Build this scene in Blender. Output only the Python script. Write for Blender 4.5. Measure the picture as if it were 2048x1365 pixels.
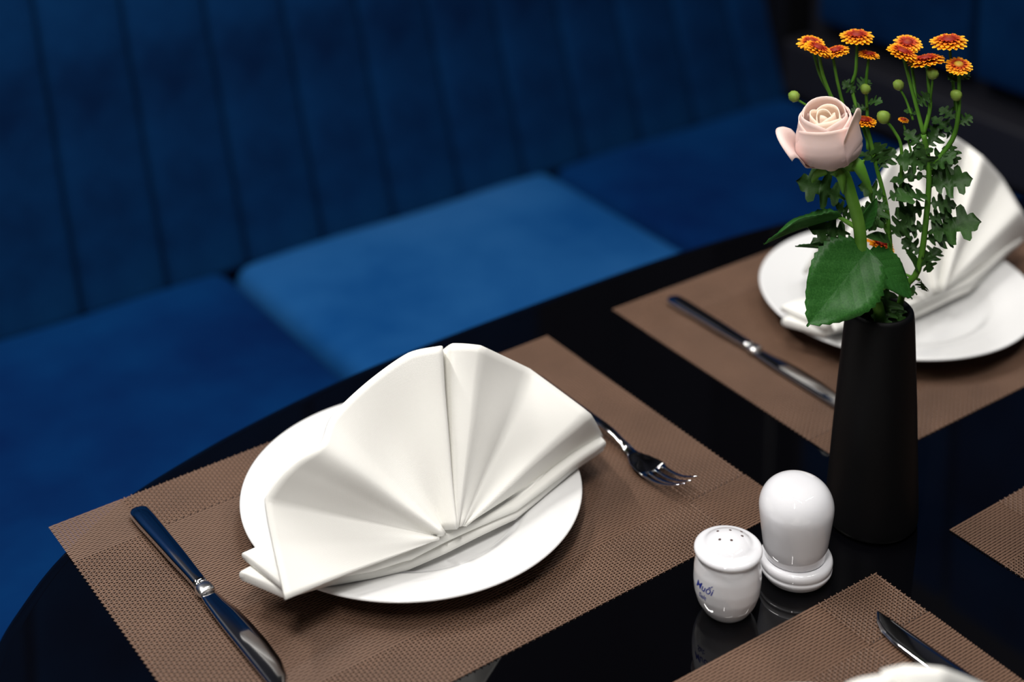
import bpy, bmesh, math, random
import numpy as np
from mathutils import Vector, Matrix
random.seed(7)
for o in list(bpy.data.objects): bpy.data.objects.remove(o, do_unlink=True)
SC = bpy.context.scene
COL = SC.collection
V = Vector
TZ = 0.75                      # height of the table top above the floor

# ------------------------------------------------------------------ camera
F_PX, PITCH, ROLL, YAW = 3307.13, 0.16295, 0.008227, 0.644566
CAM = V((-0.367957, -0.778836, 0.762397))          # relative to the table top
CX, CY = 1091.185, -533.517
fw = V((math.sin(YAW)*math.cos(PITCH), math.cos(YAW)*math.cos(PITCH), -math.sin(PITCH)))
r0 = V((math.cos(YAW), -math.sin(YAW), 0)); u0 = r0.cross(fw)
right = math.cos(ROLL)*r0 + math.sin(ROLL)*u0
up = -math.sin(ROLL)*r0 + math.cos(ROLL)*u0
cd = bpy.data.cameras.new('camera'); cam = bpy.data.objects.new('camera', cd); COL.objects.link(cam)
M = Matrix.Identity(4)
for i in range(3):
    M[i][0], M[i][1], M[i][2] = right[i], up[i], -fw[i]
M.translation = CAM + V((0, 0, TZ))
cam.matrix_world = M
cd.sensor_width = 36; cd.sensor_fit = 'HORIZONTAL'; cd.lens = 36*F_PX/2048
cd.shift_x = (1024-CX)/2048; cd.shift_y = (CY-682.5)/2048
cd.clip_start = 0.05
cd.dof.use_dof = True; cd.dof.focus_distance = 1.15; cd.dof.aperture_fstop = 3.3
SC.camera = cam

# ------------------------------------------------------------------ light
w = bpy.data.worlds.new('world'); SC.world = w; w.use_nodes = True
w.node_tree.nodes['Background'].inputs[0].default_value = (0.9, 0.95, 1, 1)
w.node_tree.nodes['Background'].inputs[1].default_value = 0.06
def tube(x, y, z, lx, ly, watts, rz=0, col=(1, 0.97, 0.93)):
    l = bpy.data.lights.new('ceiling_tube', 'AREA'); l.shape = 'RECTANGLE'; l.size = lx; l.size_y = ly
    l.energy = watts; l.color = col
    o = bpy.data.objects.new('ceiling_tube', l); COL.objects.link(o)
    o.location = (x, y, z); o.rotation_euler = (0, 0, math.radians(rz))
tube(-0.35, 0.85, 2.72, 0.9, 0.06, 38, 70)
tube(0.75, 0.55, 2.72, 0.9, 0.06, 9, 20)
tube(0.20, -0.30, 2.72, 0.9, 0.06, 15, 100)
tube(1.20, -0.60, 2.72, 0.9, 0.06, 9, 10)
tube(-0.70, -0.80, 2.72, 0.9, 0.06, 34, 40)
SC.view_settings.view_transform = 'Standard'; SC.view_settings.look = 'None'
SC.view_settings.gamma = 1; SC.view_settings.use_curve_mapping = False
SC.view_settings.exposure = -0.18

# ------------------------------------------------------------------ helpers
def ray(x, y): return (fw*F_PX + right*(x-CX) - up*(y-CY))
def ground(x, y, z=0.0):
    d = ray(x, y); return CAM + d*((z-CAM.z)/d.z)
def onplane(x, y, n, c):
    d = ray(x, y); n = V(n); return CAM + d*(n.dot(V(c)-CAM)/n.dot(d))

def tag(o, label=None, cat=None, group=None, kind=None):
    if label: o['label'] = label
    if cat: o['category'] = cat
    if group: o['group'] = group
    if kind: o['kind'] = kind
    return o
def thing(name, loc, label, cat, group=None, rz=0):
    o = bpy.data.objects.new(name, None); COL.objects.link(o); o.location = loc; o.rotation_euler = (0, 0, rz)
    o.empty_display_size = 0.05
    return tag(o, label, cat, group)
def link(name, me, material=None, parent=None, loc=(0, 0, 0)):
    o = bpy.data.objects.new(name, me); COL.objects.link(o); o.location = loc
    if parent: o.parent = parent
    if material and not me.materials: me.materials.append(material)
    return o
def mesh(name, verts, faces, smooth=True):
    me = bpy.data.meshes.new(name); me.from_pydata([tuple(v) for v in verts], [], faces); me.update()
    if smooth: me.polygons.foreach_set('use_smooth', [True]*len(me.polygons))
    return me
def fixnormals(me):
    bm = bmesh.new(); bm.from_mesh(me); bmesh.ops.recalc_face_normals(bm, faces=bm.faces); bm.to_mesh(me); bm.free(); return me
def copy_tree(root, parent=None):
    c = root.copy(); COL.objects.link(c); c.parent = parent
    for ch in list(root.children): copy_tree(ch, c)
    return c
def lathe(name, prof, n=72):
    vs, fs, rings = [], [], []
    for r, z in prof:
        if r < 1e-6: rings.append([len(vs)]); vs.append((0, 0, z))
        else:
            b = len(vs); rings.append(list(range(b, b+n)))
            vs += [(r*math.cos(2*math.pi*k/n), r*math.sin(2*math.pi*k/n), z) for k in range(n)]
    for a, b in zip(rings, rings[1:]):
        for k in range(n):
            k2 = (k+1) % n
            if len(a) == 1 and len(b) == 1: continue
            if len(a) == 1: fs.append((a[0], b[k2], b[k]))
            elif len(b) == 1: fs.append((a[k], a[k2], b[0]))
            else: fs.append((a[k], a[k2], b[k2], b[k]))
    return fixnormals(mesh(name, vs, fs))
def rounded(pts, r=0.002, n=4):
    """round the inner corners of a profile polyline"""
    out = [pts[0]]
    for a, b, c in zip(pts, pts[1:], pts[2:]):
        a, b, c = V(a), V(b), V(c)
        d1, d2 = (a-b), (c-b); q = min(r, d1.length*.48, d2.length*.48)
        p1, p2 = b+d1.normalized()*q, b+d2.normalized()*q
        for k in range(n+1):
            t = k/n; out.append(tuple(p1*(1-t)**2+b*2*t*(1-t)+p2*t*t))
    out.append(pts[-1]); return out
def loft(name, rings, cap=True):
    vs, fs = [], []; n = len(rings[0])
    for rg in rings: vs += [tuple(p) for p in rg]
    for i in range(len(rings)-1):
        for k in range(n):
            k2 = (k+1) % n; fs.append((i*n+k, i*n+k2, (i+1)*n+k2, (i+1)*n+k))
    if cap:
        fs.append(tuple(range(n))[::-1]); fs.append(tuple(range((len(rings)-1)*n, len(rings)*n)))
    return fixnormals(mesh(name, vs, fs))
def catmull(pts, sub=6):
    pts = [V(p) for p in pts]; out = []
    for i in range(len(pts)-1):
        p0 = pts[max(i-1, 0)]; p1 = pts[i]; p2 = pts[i+1]; p3 = pts[min(i+2, len(pts)-1)]
        for k in range(sub):
            t = k/sub
            out.append(0.5*((2*p1)+(p2-p0)*t+(2*p0-5*p1+4*p2-p3)*t*t+(3*p1-p0-3*p2+p3)*t**3))
    out.append(pts[-1]); return out
def tube_mesh(name, pts, r0, r1=None, n=8, sub=5):
    pts = catmull(pts, sub) if len(pts) > 2 else [V(p) for p in pts]
    r1 = r0 if r1 is None else r1; rings = []
    for i, p in enumerate(pts):
        t = (pts[min(i+1, len(pts)-1)]-pts[max(i-1, 0)]).normalized()
        a = t.cross(V((0.3, 1, 0.1))).normalized(); b = t.cross(a)
        r = r0+(r1-r0)*i/(len(pts)-1)
        rings.append([p+(a*math.cos(2*math.pi*k/n)+b*math.sin(2*math.pi*k/n))*r for k in range(n)])
    return loft(name, rings)
def rbox(name, sx, sy, sz, r, n=6, bulge=0.0, wav=0.0):
    """rounded box, base centre at the origin; bulge lifts the middle of the top"""
    h = V((sx/2, sy/2, sz/2)); vs, fs, idx = [], [], {}
    def vert(q):
        k = tuple(round(c, 5) for c in q)
        if k not in idx:
            p = V((q[0]*h.x, q[1]*h.y, q[2]*h.z))
            inn = V([max(-(h[i]-r), min(h[i]-r, p[i])) for i in range(3)])
            d = p-inn
            p = inn+d.normalized()*r if d.length > 1e-9 else p
            if q[2] > 0:
                u, v = p.x/h.x, p.y/h.y
                p.z += q[2]*(bulge*(1-u**4)*(1-v**4)+wav*math.sin(u*5+1)*math.cos(v*4))
            p.z += h.z
            idx[k] = len(vs); vs.append(tuple(p))
        return idx[k]
    def seg(size):      # grid positions, denser at the rounded ends
        e = 1-r/size; c = [-1, -1+(1-e)*.25, -1+(1-e)*.6, -e]
        m = [-e+2*e*i/n for i in range(1, n)]
        return c+m+[-x for x in reversed(c)]
    G = [seg(h.x), seg(h.y), seg(h.z)]
    for ax in range(3):
        a, b = [(1, 2), (0, 2), (0, 1)][ax]
        for s in (-1, 1):
            for i in range(len(G[a])-1):
                for j in range(len(G[b])-1):
                    f = []
                    for di, dj in ((0, 0), (1, 0), (1, 1), (0, 1)):
                        q = [0, 0, 0]; q[ax] = s; q[a] = G[a][i+di]; q[b] = G[b][j+dj]; f.append(vert(q))
                    if len(set(f)) == 4: fs.append(f)
    return fixnormals(mesh(name, vs, fs))
def boxes(name, lst):
    vs, fs = [], []
    for x0, x1, y0, y1, z0, z1 in lst:
        b = len(vs)
        vs += [(x, y, z) for z in (z0, z1) for y in (y0, y1) for x in (x0, x1)]
        fs += [tuple(b+i for i in f) for f in ((0, 2, 3, 1), (4, 5, 7, 6), (0, 1, 5, 4), (2, 6, 7, 3), (0, 4, 6, 2), (1, 3, 7, 5))]
    return mesh(name, vs, fs, False)

# ------------------------------------------------------------------ materials
def new_mat(name, base, rough=0.5, metal=0.0, spec=0.5, sheen=0.0, sheen_tint=None, coat=0.0, sss=0.0, sheen_rough=0.5):
    m = bpy.data.materials.new(name); m.use_nodes = True
    b = m.node_tree.nodes['Principled BSDF']
    b.inputs['Base Color'].default_value = (*base, 1); b.inputs['Roughness'].default_value = rough
    b.inputs['Metallic'].default_value = metal; b.inputs['Specular IOR Level'].default_value = spec
    b.inputs['Sheen Weight'].default_value = sheen; b.inputs['Sheen Roughness'].default_value = sheen_rough
    if sheen_tint: b.inputs['Sheen Tint'].default_value = (*sheen_tint, 1)
    b.inputs['Coat Weight'].default_value = coat
    if sss:
        b.inputs['Subsurface Weight'].default_value = sss; b.inputs['Subsurface Radius'].default_value = (0.004, 0.003, 0.002)
        b.inputs['Subsurface Scale'].default_value = 1.0
    return m, b, m.node_tree
def node(nt, typ, **kw):
    n = nt.nodes.new(typ)
    for k, v in kw.items():
        if hasattr(n, k): setattr(n, k, v)
        else: n.inputs[k].default_value = v
    return n
def noise_color(nt, b, stops, scale, detail=3, coord='Object', rough=0.5, stretch=None, inp='Base Color'):
    tc = node(nt, 'ShaderNodeTexCoord'); nz = node(nt, 'ShaderNodeTexNoise')
    nz.inputs['Scale'].default_value = scale; nz.inputs['Detail'].default_value = detail; nz.inputs['Roughness'].default_value = rough
    src = tc.outputs[coord]
    if stretch:
        mp = node(nt, 'ShaderNodeMapping'); mp.inputs['Scale'].default_value = stretch
        nt.links.new(src, mp.inputs[0]); src = mp.outputs[0]
    nt.links.new(src, nz.inputs['Vector'])
    cr = node(nt, 'ShaderNodeValToRGB')
    e = cr.color_ramp.elements
    while len(e) < len(stops): e.new(0.5)
    for el, (p, c) in zip(e, stops): el.position = p; el.color = (*c, 1)
    nt.links.new(nz.outputs['Fac'], cr.inputs[0]); nt.links.new(cr.outputs[0], b.inputs[inp]); return nz, cr
def bump_noise(nt, b, scale, strength, dist=0.001, detail=2, coord='Object'):
    tc = node(nt, 'ShaderNodeTexCoord'); nz = node(nt, 'ShaderNodeTexNoise'); nz.inputs['Scale'].default_value = scale
    nz.inputs['Detail'].default_value = detail
    bp = node(nt, 'ShaderNodeBump'); bp.inputs['Strength'].default_value = strength; bp.inputs['Distance'].default_value = dist
    nt.links.new(tc.outputs[coord], nz.inputs['Vector']); nt.links.new(nz.outputs['Fac'], bp.inputs['Height']); nt.links.new(bp.outputs[0], b.inputs['Normal'])

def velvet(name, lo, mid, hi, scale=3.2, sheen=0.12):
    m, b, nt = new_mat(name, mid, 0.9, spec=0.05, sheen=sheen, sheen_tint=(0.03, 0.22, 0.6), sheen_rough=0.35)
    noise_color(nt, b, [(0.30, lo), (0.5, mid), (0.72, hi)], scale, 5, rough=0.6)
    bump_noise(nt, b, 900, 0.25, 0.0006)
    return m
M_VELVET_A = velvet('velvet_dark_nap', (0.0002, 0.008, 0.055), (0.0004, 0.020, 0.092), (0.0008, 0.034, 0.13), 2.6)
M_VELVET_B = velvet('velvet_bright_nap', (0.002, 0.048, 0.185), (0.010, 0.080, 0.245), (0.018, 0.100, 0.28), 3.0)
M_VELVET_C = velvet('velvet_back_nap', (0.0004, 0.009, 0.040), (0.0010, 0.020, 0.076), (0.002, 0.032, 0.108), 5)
M_PORC, b_, nt_ = new_mat('white_porcelain', (0.79, 0.79, 0.79), 0.12, coat=0.3)
M_PORC_S, b_, nt_ = new_mat('glossy_shaker_porcelain', (0.74, 0.74, 0.77), 0.03, coat=0.5)
M_HOLE, b_, nt_ = new_mat('dark_hole', (0.05, 0.02, 0.015), 0.8)
M_INK, b_, nt_ = new_mat('blue_ink', (0.02, 0.035, 0.28), 0.25)
M_GLASS, b_, nt_ = new_mat('black_glass', (0.0012, 0.0012, 0.0018), 0.025, spec=0.5)
M_VASE, b_, nt_ = new_mat('matte_black_ceramic', (0.003, 0.003, 0.0035), 0.5, spec=0.12)
bump_noise(nt_, b_, 600, 0.15, 0.0003)
M_STEEL, b_, nt_ = new_mat('polished_steel', (0.62, 0.62, 0.64), 0.09, metal=1)
M_STEEL_B, b_, nt_ = new_mat('brushed_collar_steel', (0.8, 0.8, 0.8), 0.25, metal=1)
M_CLOTH, b_, nt_ = new_mat('white_napkin_cotton', (0.87, 0.86, 0.82), 0.8, spec=0.2, sheen=0.1)
wv = []
tc = node(nt_, 'ShaderNodeTexCoord')
for d in ('X', 'Z'):
    wn = node(nt_, 'ShaderNodeTexWave'); wn.bands_direction = d; wn.inputs['Scale'].default_value = 420; wn.inputs['Distortion'].default_value = 1.5
    nt_.links.new(tc.outputs['Object'], wn.inputs[0]); wv.append(wn)
ad = node(nt_, 'ShaderNodeMath', operation='ADD'); nt_.links.new(wv[0].outputs['Fac'], ad.inputs[0]); nt_.links.new(wv[1].outputs['Fac'], ad.inputs[1])
bp = node(nt_, 'ShaderNodeBump'); bp.inputs['Strength'].default_value = 0.12; bp.inputs['Distance'].default_value = 0.0004
nt_.links.new(ad.outputs[0], bp.inputs['Height']); nt_.links.new(bp.outputs[0], b_.inputs['Normal'])
M_MAT, b_, nt_ = new_mat('brown_vinyl_yarn', (0.19, 0.115, 0.085), 0.45, spec=0.4)
noise_color(nt_, b_, [(0.3, (0.122, 0.069, 0.045)), (0.7, (0.162, 0.092, 0.060))], 18, 4)
M_MAT_D, b_, nt_ = new_mat('shaded_groove_yarn', (0.035, 0.02, 0.015), 0.5, spec=0.3)  # same brown yarn, darkened: groove shade between the ribs put into its colour
M_BLACKWOOD, b_, nt_ = new_mat('black_lacquered_wood', (0.004, 0.004, 0.005), 0.4)
M_RAIL, b_, nt_ = new_mat('charcoal_rail', (0.011, 0.011, 0.016), 0.5)
M_WALL, b_, nt_ = new_mat('dark_wall', (0.004, 0.005, 0.012), 0.7)
noise_color(nt_, b_, [(0.3, (0.003, 0.004, 0.010)), (0.7, (0.005, 0.006, 0.015))], 6)
M_FLOOR, b_, nt_ = new_mat('dark_floor', (0.02, 0.017, 0.015), 0.35)
noise_color(nt_, b_, [(0.3, (0.014, 0.012, 0.010)), (0.7, (0.026, 0.021, 0.018))], 3, stretch=(1, 8, 1))
M_CEIL, b_, nt_ = new_mat('beige_ceiling', (0.55, 0.48, 0.38), 0.8)
noise_color(nt_, b_, [(0.3, (0.52, 0.45, 0.36)), (0.7, (0.58, 0.5, 0.40))], 5)

def leaf_mat(name, a, c, rough=0.45):
    m, b, nt = new_mat(name, a, rough, spec=0.18)
    noise_color(nt, b, [(0.3, a), (0.75, c)], 60, 3)
    b.inputs['Transmission Weight'].default_value = 0.0
    return m
M_LEAF = leaf_mat('chrysanthemum_leaf', (0.016, 0.048, 0.010), (0.036, 0.092, 0.020))
M_RLEAF = leaf_mat('rose_leaf', (0.014, 0.075, 0.011), (0.034, 0.13, 0.024), 0.42)
_nt = M_RLEAF.node_tree; _b = _nt.nodes['Principled BSDF']
_tc = node(_nt, 'ShaderNodeTexCoord'); _sp = node(_nt, 'ShaderNodeSeparateXYZ'); _nt.links.new(_tc.outputs['Object'], _sp.inputs[0])
def _m(op, a, b=None):
    n_ = node(_nt, 'ShaderNodeMath', operation=op)
    for i_, v_ in enumerate((a, b)):
        if v_ is None: continue
        if isinstance(v_, (int, float)): n_.inputs[i_].default_value = v_
        else: _nt.links.new(v_, n_.inputs[i_])
    return n_.outputs[0]
_ay = _m('ABSOLUTE', _sp.outputs[1]); _d = _m('SUBTRACT', _sp.outputs[0], _m('MULTIPLY', _ay, 0.9))
_v = _m('POWER', _m('ABSOLUTE', _m('SUBTRACT', _m('FRACT', _m('MULTIPLY', _d, 6.0)), 0.5)), 1.5)
_h = _m('MINIMUM', _m('SUBTRACT', 0.36, _v), _m('MULTIPLY', _ay, 12.0))
_bp = node(_nt, 'ShaderNodeBump'); _bp.inputs['Strength'].default_value = 0.16; _bp.inputs['Distance'].default_value = 0.003
_nt.links.new(_h, _bp.inputs['Height']); _nt.links.new(_bp.outputs[0], _b.inputs['Normal'])
M_STEM = leaf_mat('flower_stem', (0.055, 0.17, 0.015), (0.11, 0.27, 0.03))
M_RSTEM = leaf_mat('rose_stem', (0.08, 0.23, 0.022), (0.16, 0.35, 0.05))
M_BUD = leaf_mat('green_bud', (0.14, 0.24, 0.03), (0.32, 0.42, 0.09), 0.5)
def radial(name, stops, rmax):
    m, b, nt = new_mat(name, stops[0][1], 0.55, spec=0.25)
    tc = node(nt, 'ShaderNodeTexCoord'); sp = node(nt, 'ShaderNodeSeparateXYZ'); nt.links.new(tc.outputs['Object'], sp.inputs[0])
    cb = node(nt, 'ShaderNodeCombineXYZ'); nt.links.new(sp.outputs[0], cb.inputs[0]); nt.links.new(sp.outputs[1], cb.inputs[1])
    ln = node(nt, 'ShaderNodeVectorMath', operation='LENGTH'); nt.links.new(cb.outputs[0], ln.inputs[0])
    dv = node(nt, 'ShaderNodeMath', operation='DIVIDE'); dv.inputs[1].default_value = rmax; nt.links.new(ln.outputs['Value'], dv.inputs[0])
    cr = node(nt, 'ShaderNodeValToRGB'); e = cr.color_ramp.elements
    while len(e) < len(stops): e.new(0.5)
    for el, (p, c) in zip(e, stops): el.position = p; el.color = (*c, 1)
    nt.links.new(dv.outputs[0], cr.inputs[0]); nt.links.new(cr.outputs[0], b.inputs['Base Color']); return m
M_PETAL = radial('orange_petals', [(0.30, (0.20, 0.006, 0.002)), (0.52, (0.45, 0.045, 0.004)), (0.70, (0.80, 0.24, 0.006)), (1.0, (0.92, 0.46, 0.012))], 0.0125)
M_DISC = radial('red_flower_centre', [(0.0, (0.30, 0.05, 0.008)), (0.6, (0.20, 0.008, 0.004)), (1.0, (0.30, 0.015, 0.004))], 0.005)
M_DISC_Y = radial('yellow_flower_centre', [(0.0, (0.42, 0.34, 0.05)), (0.6, (0.45, 0.25, 0.02)), (1.0, (0.55, 0.10, 0.006))], 0.005)
def rose_mat(name, a, c, sss=0.25):
    m, b, nt = new_mat(name, a, 0.55, spec=0.25, sheen=0.1, sss=sss)
    tc = node(nt, 'ShaderNodeTexCoord'); sp = node(nt, 'ShaderNodeSeparateXYZ'); nt.links.new(tc.outputs['Generated'], sp.inputs[0])
    cr = node(nt, 'ShaderNodeValToRGB'); e = cr.color_ramp.elements; e[0].color = (*a, 1); e[1].color = (*c, 1)
    nt.links.new(sp.outputs[2], cr.inputs[0]); nt.links.new(cr.outputs[0], b.inputs['Base Color']); return m
M_ROSE = rose_mat('blush_rose_petal', (0.60, 0.39, 0.37), (0.78, 0.58, 0.53))
M_ROSE_IN = rose_mat('peach_inner_petal', (0.80, 0.50, 0.40), (0.88, 0.70, 0.56))

# ------------------------------------------------------------------ the setting
X0, X1 = -1.6, 1.63            # bench run along X
def struct(name, me, material, loc=(0, 0, 0)):
    return tag(link(name, me, material, None, loc), kind='structure')
o = struct('floor', boxes('floor', [(-3.5, 1.75, -3.5, 1.75, -0.05, 0)]), M_FLOOR)
tag(o, 'dark floor of the dining room under the table', 'floor')
o = struct('wall_back', boxes('wall_back', [(-3.5, 1.75, 1.62, 1.75, 0, 2.8)]), M_WALL)
tag(o, 'near black wall behind the blue bench', 'wall')
o = struct('wall_right', boxes('wall_right', [(1.66, 1.78, -3.5, 1.62, 0, 2.8)]), M_WALL)
tag(o, 'near black side wall at the end of the bench', 'wall')
o = struct('ceiling', boxes('ceiling', [(-3.5, 1.75, -3.5, 1.75, 2.8, 2.86)]), M_CEIL)
tag(o, 'beige ceiling above the dining table', 'ceiling')
o = struct('trim_1', rbox('trim_1', 0.055, 2.26, 0.095, 0.006), M_RAIL, (1.607, 0.0, TZ-0.30))
tag(o, 'charcoal bottom rail along the side wall beside the bench end', 'trim')
o = struct('trim_2', rbox('trim_2', 0.07, 0.16, 1.75, 0.006), M_BLACKWOOD, (1.625, 1.22, TZ-0.29))
tag(o, 'black corner post where bench back meets side wall', 'trim')
# upholstered side panel above the rail: one padded channel beside the other
sp_ = thing('wall_panel', (1.64, 0.0, TZ-0.175), 'blue velvet padded panel on the side wall behind the flowers', 'wall panel')
for k in range(7):
    yy = 0.94-k*0.33
    q = link('padded_section', rbox('padded_section', 0.03, 0.318, 1.25, 0.012, bulge=0), M_VELVET_C, sp_, (0, yy, 0))

# bench
SEAT_Z = TZ-0.30
bb = thing('bench', (0.0, 0.86, 0), 'long blue velvet bench with reclined channelled backrest and black base', 'bench')
link('plinth', boxes('plinth', [(X0, X1-0.06, -0.25, 0.55, 0, 0.10)]), M_BLACKWOOD, bb)
link('front_board', boxes('front_board', [(X0, X1-0.06, -0.30, -0.28, 0.10, SEAT_Z-0.125)]), M_BLACKWOOD, bb)
link('seat_board', boxes('seat_board', [(X0, X1-0.06, -0.30, 0.60, SEAT_Z-0.145, SEAT_Z-0.125)]), M_BLACKWOOD, bb)
seams = [-0.53, 0.005, 0.537, 1.072, 1.585]
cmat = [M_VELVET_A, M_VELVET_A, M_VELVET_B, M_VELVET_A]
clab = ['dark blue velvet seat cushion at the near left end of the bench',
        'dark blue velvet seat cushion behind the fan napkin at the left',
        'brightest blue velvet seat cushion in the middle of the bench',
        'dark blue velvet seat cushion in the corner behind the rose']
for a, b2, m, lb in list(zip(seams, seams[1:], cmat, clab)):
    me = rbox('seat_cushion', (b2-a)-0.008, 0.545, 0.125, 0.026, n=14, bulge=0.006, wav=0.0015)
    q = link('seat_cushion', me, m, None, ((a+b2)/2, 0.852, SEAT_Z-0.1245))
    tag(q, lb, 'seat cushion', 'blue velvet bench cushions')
# reclined backrest of vertical channels
rec = math.radians(20)
xs = [0.345+0.1165*k for k in range(-8, 11)]
chan = rbox('channel', 0.1145, 0.09, 0.80, 0.010, n=6)
for v in chan.vertices:                          # slight padding towards the sitter
    u = v.co.x/0.057
    if v.co.y < -0.03: v.co.y -= 0.006*(1-u*u)
for a in xs:
    q = link('channel', chan, M_VELVET_C, bb, (a+0.058, 0.3175, SEAT_Z-0.036)); q.rotation_euler = (-rec, 0, 0)
wp = thing('wall_panel', (0, 1.59, TZ+0.33), 'dark blue velvet padded wall panel above the bench backrest', 'wall panel')
for k in range(6):
    link('padded_section', rbox('padded_section', 0.49, 0.05, 0.95, 0.015), M_VELVET_C, wp, (1.40-0.25-0.5*k, 0, 0))

# ------------------------------------------------------------------ table
TC = V((0.487, -0.043))
half = [(0.0, 0.398), (0.11, 0.397), (0.207, 0.392), (0.29, 0.381), (0.36, 0.366), (0.432, 0.343), (0.491, 0.309), (0.531, 0.275), (0.562, 0.24), (0.595, 0.18), (0.618, 0.10), (0.626, 0.0)]
q1 = [V((a, b, 0)) for a, b in half]
quad = [tuple(p)[:2] for p in catmull(q1, 6)]
outl = quad + [(a, -b) for a, b in reversed(quad[:-1])]
outl += [(-a, b) for a, b in [(x, y) for x, y in reversed(outl[1:-1])]]
n = len(outl); vs, fs = [], []
lv = [(0.0, -0.020), (-0.003, -0.0185)]
prof = [(-0.010, 0.0), (-0.0035, 0.0), (-0.001, -0.001), (0.0, -0.0035), (0.0, -0.0165), (-0.001, -0.019), (-0.0035, -0.020)]
for off, z in prof:
    for i, (x, y) in enumerate(outl):
        a, c = V(outl[i-1]), V(outl[(i+1) % n]); t = (c-a).normalized(); nn = V((t.y, -t.x))
        if nn.dot(V((x, y))) < 0: nn = -nn
        vs.append((x+nn.x*off, y+nn.y*off, z))
for k in range(len(prof)-1):
    for i in range(n): fs.append((k*n+i, k*n+(i+1) % n, (k+1)*n+(i+1) % n, (k+1)*n+i))
fs.append(tuple(range(n))); fs.append(tuple(range((len(prof)-1)*n, len(prof)*n)))
tb = thing('dining_table', (TC.x, TC.y, 0), 'black glossy dining table with rounded corners set for a meal', 'table')
me = fixnormals(mesh('table_top', vs, fs)); me.polygons[-1].use_smooth = False; me.polygons[-2].use_smooth = False
link('table_top', me, M_GLASS, tb, (0, 0, TZ))
link('pedestal', lathe('pedestal', [(0, TZ-0.02), (0.13, TZ-0.02), (0.13, TZ-0.03), (0.045, TZ-0.04), (0.04, 0.06), (0.06, 0.03), (0, 0.03)]), M_BLACKWOOD, tb)
link('pedestal_foot', lathe('pedestal_foot', rounded([(0, 0.0), (0.27, 0.0), (0.27, 0.012), (0.06, 0.03), (0, 0.031)], 0.004)), M_BLACKWOOD, tb)

# ------------------------------------------------------------------ placemats
def mat_mesh(name, inverse):
    W, H, nx, ny = 0.45, 0.30, 160, 136
    px, py = W/nx, H/ny
    xc = (np.arange(nx)+.5)*px; yc = (np.arange(ny)+.5)*py
    I, J = np.meshgrid(np.arange(nx), np.arange(ny), indexing='ij')
    bx = (xc < 0.056) | (xc > W-0.057); by = (yc < 0.0485) | (yc > H-0.048)
    BX, BY = np.meshgrid(bx, by, indexing='ij')
    rib = (BX == BY)                       # corners and middle ribbed, borders open mesh
    if inverse: rib = ~rib
    par = np.where((I+J) % 2 == 0, 1.0, -1.0)
    z0, amp = 0.0011, 0.00050
    zw = np.where(rib, z0+0.00040+0.00010*par, z0+amp*par)         # yarns along X
    zp = np.where(rib, z0-0.00035, z0-amp*par)                     # yarns along Y
    hw = np.where(rib, py*0.37, py*0.25); hp = np.where(rib, px*0.30, px*0.21)
    verts, faces, midx, base = [], [], [], 0
    rr = 0.0006
    # yarns along X : nx+2 samples each
    def yarns(Z, HWD, along_x):
        nonlocal base
        if along_x:
            c = np.concatenate([[0], xc, [W]]); k, m = nx+2, ny
            Zs = np.concatenate([Z[:1], Z, Z[-1:]], 0).T; Hs = np.concatenate([HWD[:1], HWD, HWD[-1:]], 0).T; cross = yc
        else:
            c = np.concatenate([[0], yc, [H]]); k, m = ny+2, nx
            Zs = np.concatenate([Z[:, :1], Z, Z[:, -1:]], 1); Hs = np.concatenate([HWD[:, :1], HWD, HWD[:, -1:]], 1); cross = xc
        A = np.zeros((m, k, 3, 3))
        for s, (o_, dz) in enumerate(((-1, -rr), (0, 0.0), (1, -rr))):
            al = np.broadcast_to(c[None, :], (m, k)); cr_ = cross[:, None]+o_*Hs
            A[:, :, s, 0] = al if along_x else cr_; A[:, :, s, 1] = cr_ if along_x else al; A[:, :, s, 2] = Zs+dz
        verts.append(A.reshape(-1, 3))
        a = (np.arange(m)[:, None, None]*k+np.arange(k-1)[None, :, None])*3+np.arange(2)[None, None, :]
        a = a.reshape(-1)+base
        f = np.stack([a, a+1, a+4, a+3], 1)
        faces.append(f if not along_x else f[:, ::-1]); base += m*k*3
        if along_x: midx.append(np.zeros(len(f), np.int32))
        else:
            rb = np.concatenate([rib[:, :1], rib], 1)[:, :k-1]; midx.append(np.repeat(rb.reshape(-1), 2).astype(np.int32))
    yarns(zw, hw, True); yarns(zp, hp, False)
    vv = np.concatenate(verts); ff = np.concatenate(faces)
    vv[:, 2] = np.maximum(vv[:, 2], 0.0001)
    me = bpy.data.meshes.new(name)
    me.vertices.add(len(vv)); me.vertices.foreach_set('co', vv.ravel().astype(np.float32))
    me.loops.add(ff.size); me.loops.foreach_set('vertex_index', ff.ravel().astype(np.int32))
    me.polygons.add(len(ff)); me.polygons.foreach_set('loop_start', np.arange(0, ff.size, 4, dtype=np.int32))
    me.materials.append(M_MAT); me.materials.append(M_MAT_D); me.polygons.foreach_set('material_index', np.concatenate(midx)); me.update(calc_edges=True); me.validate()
    me.polygons.foreach_set('use_smooth', [True]*len(me.polygons))
    return me
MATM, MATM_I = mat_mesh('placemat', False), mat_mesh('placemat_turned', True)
def place_mat(me, corner, ang, anchor, label):
    # anchor: local corner of the mat that sits on `corner`
    a = V((anchor[0], anchor[1], 0)); a.rotate(Matrix.Rotation(ang, 3, 'Z'))
    o = link('placemat', me, M_MAT, None, (corner[0]-a.x, corner[1]-a.y, TZ)); o.rotation_euler = (0, 0, ang)
    return tag(o, label, 'placemat', 'brown woven placemats')
place_mat(MATM, (0, 0), 0, (0, 0), 'brown woven placemat under the large fan napkin in front')
place_mat(MATM, (0.5215, 0.0022), -0.0122, (0, 0), 'brown woven placemat under the plate behind the vase')
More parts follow.
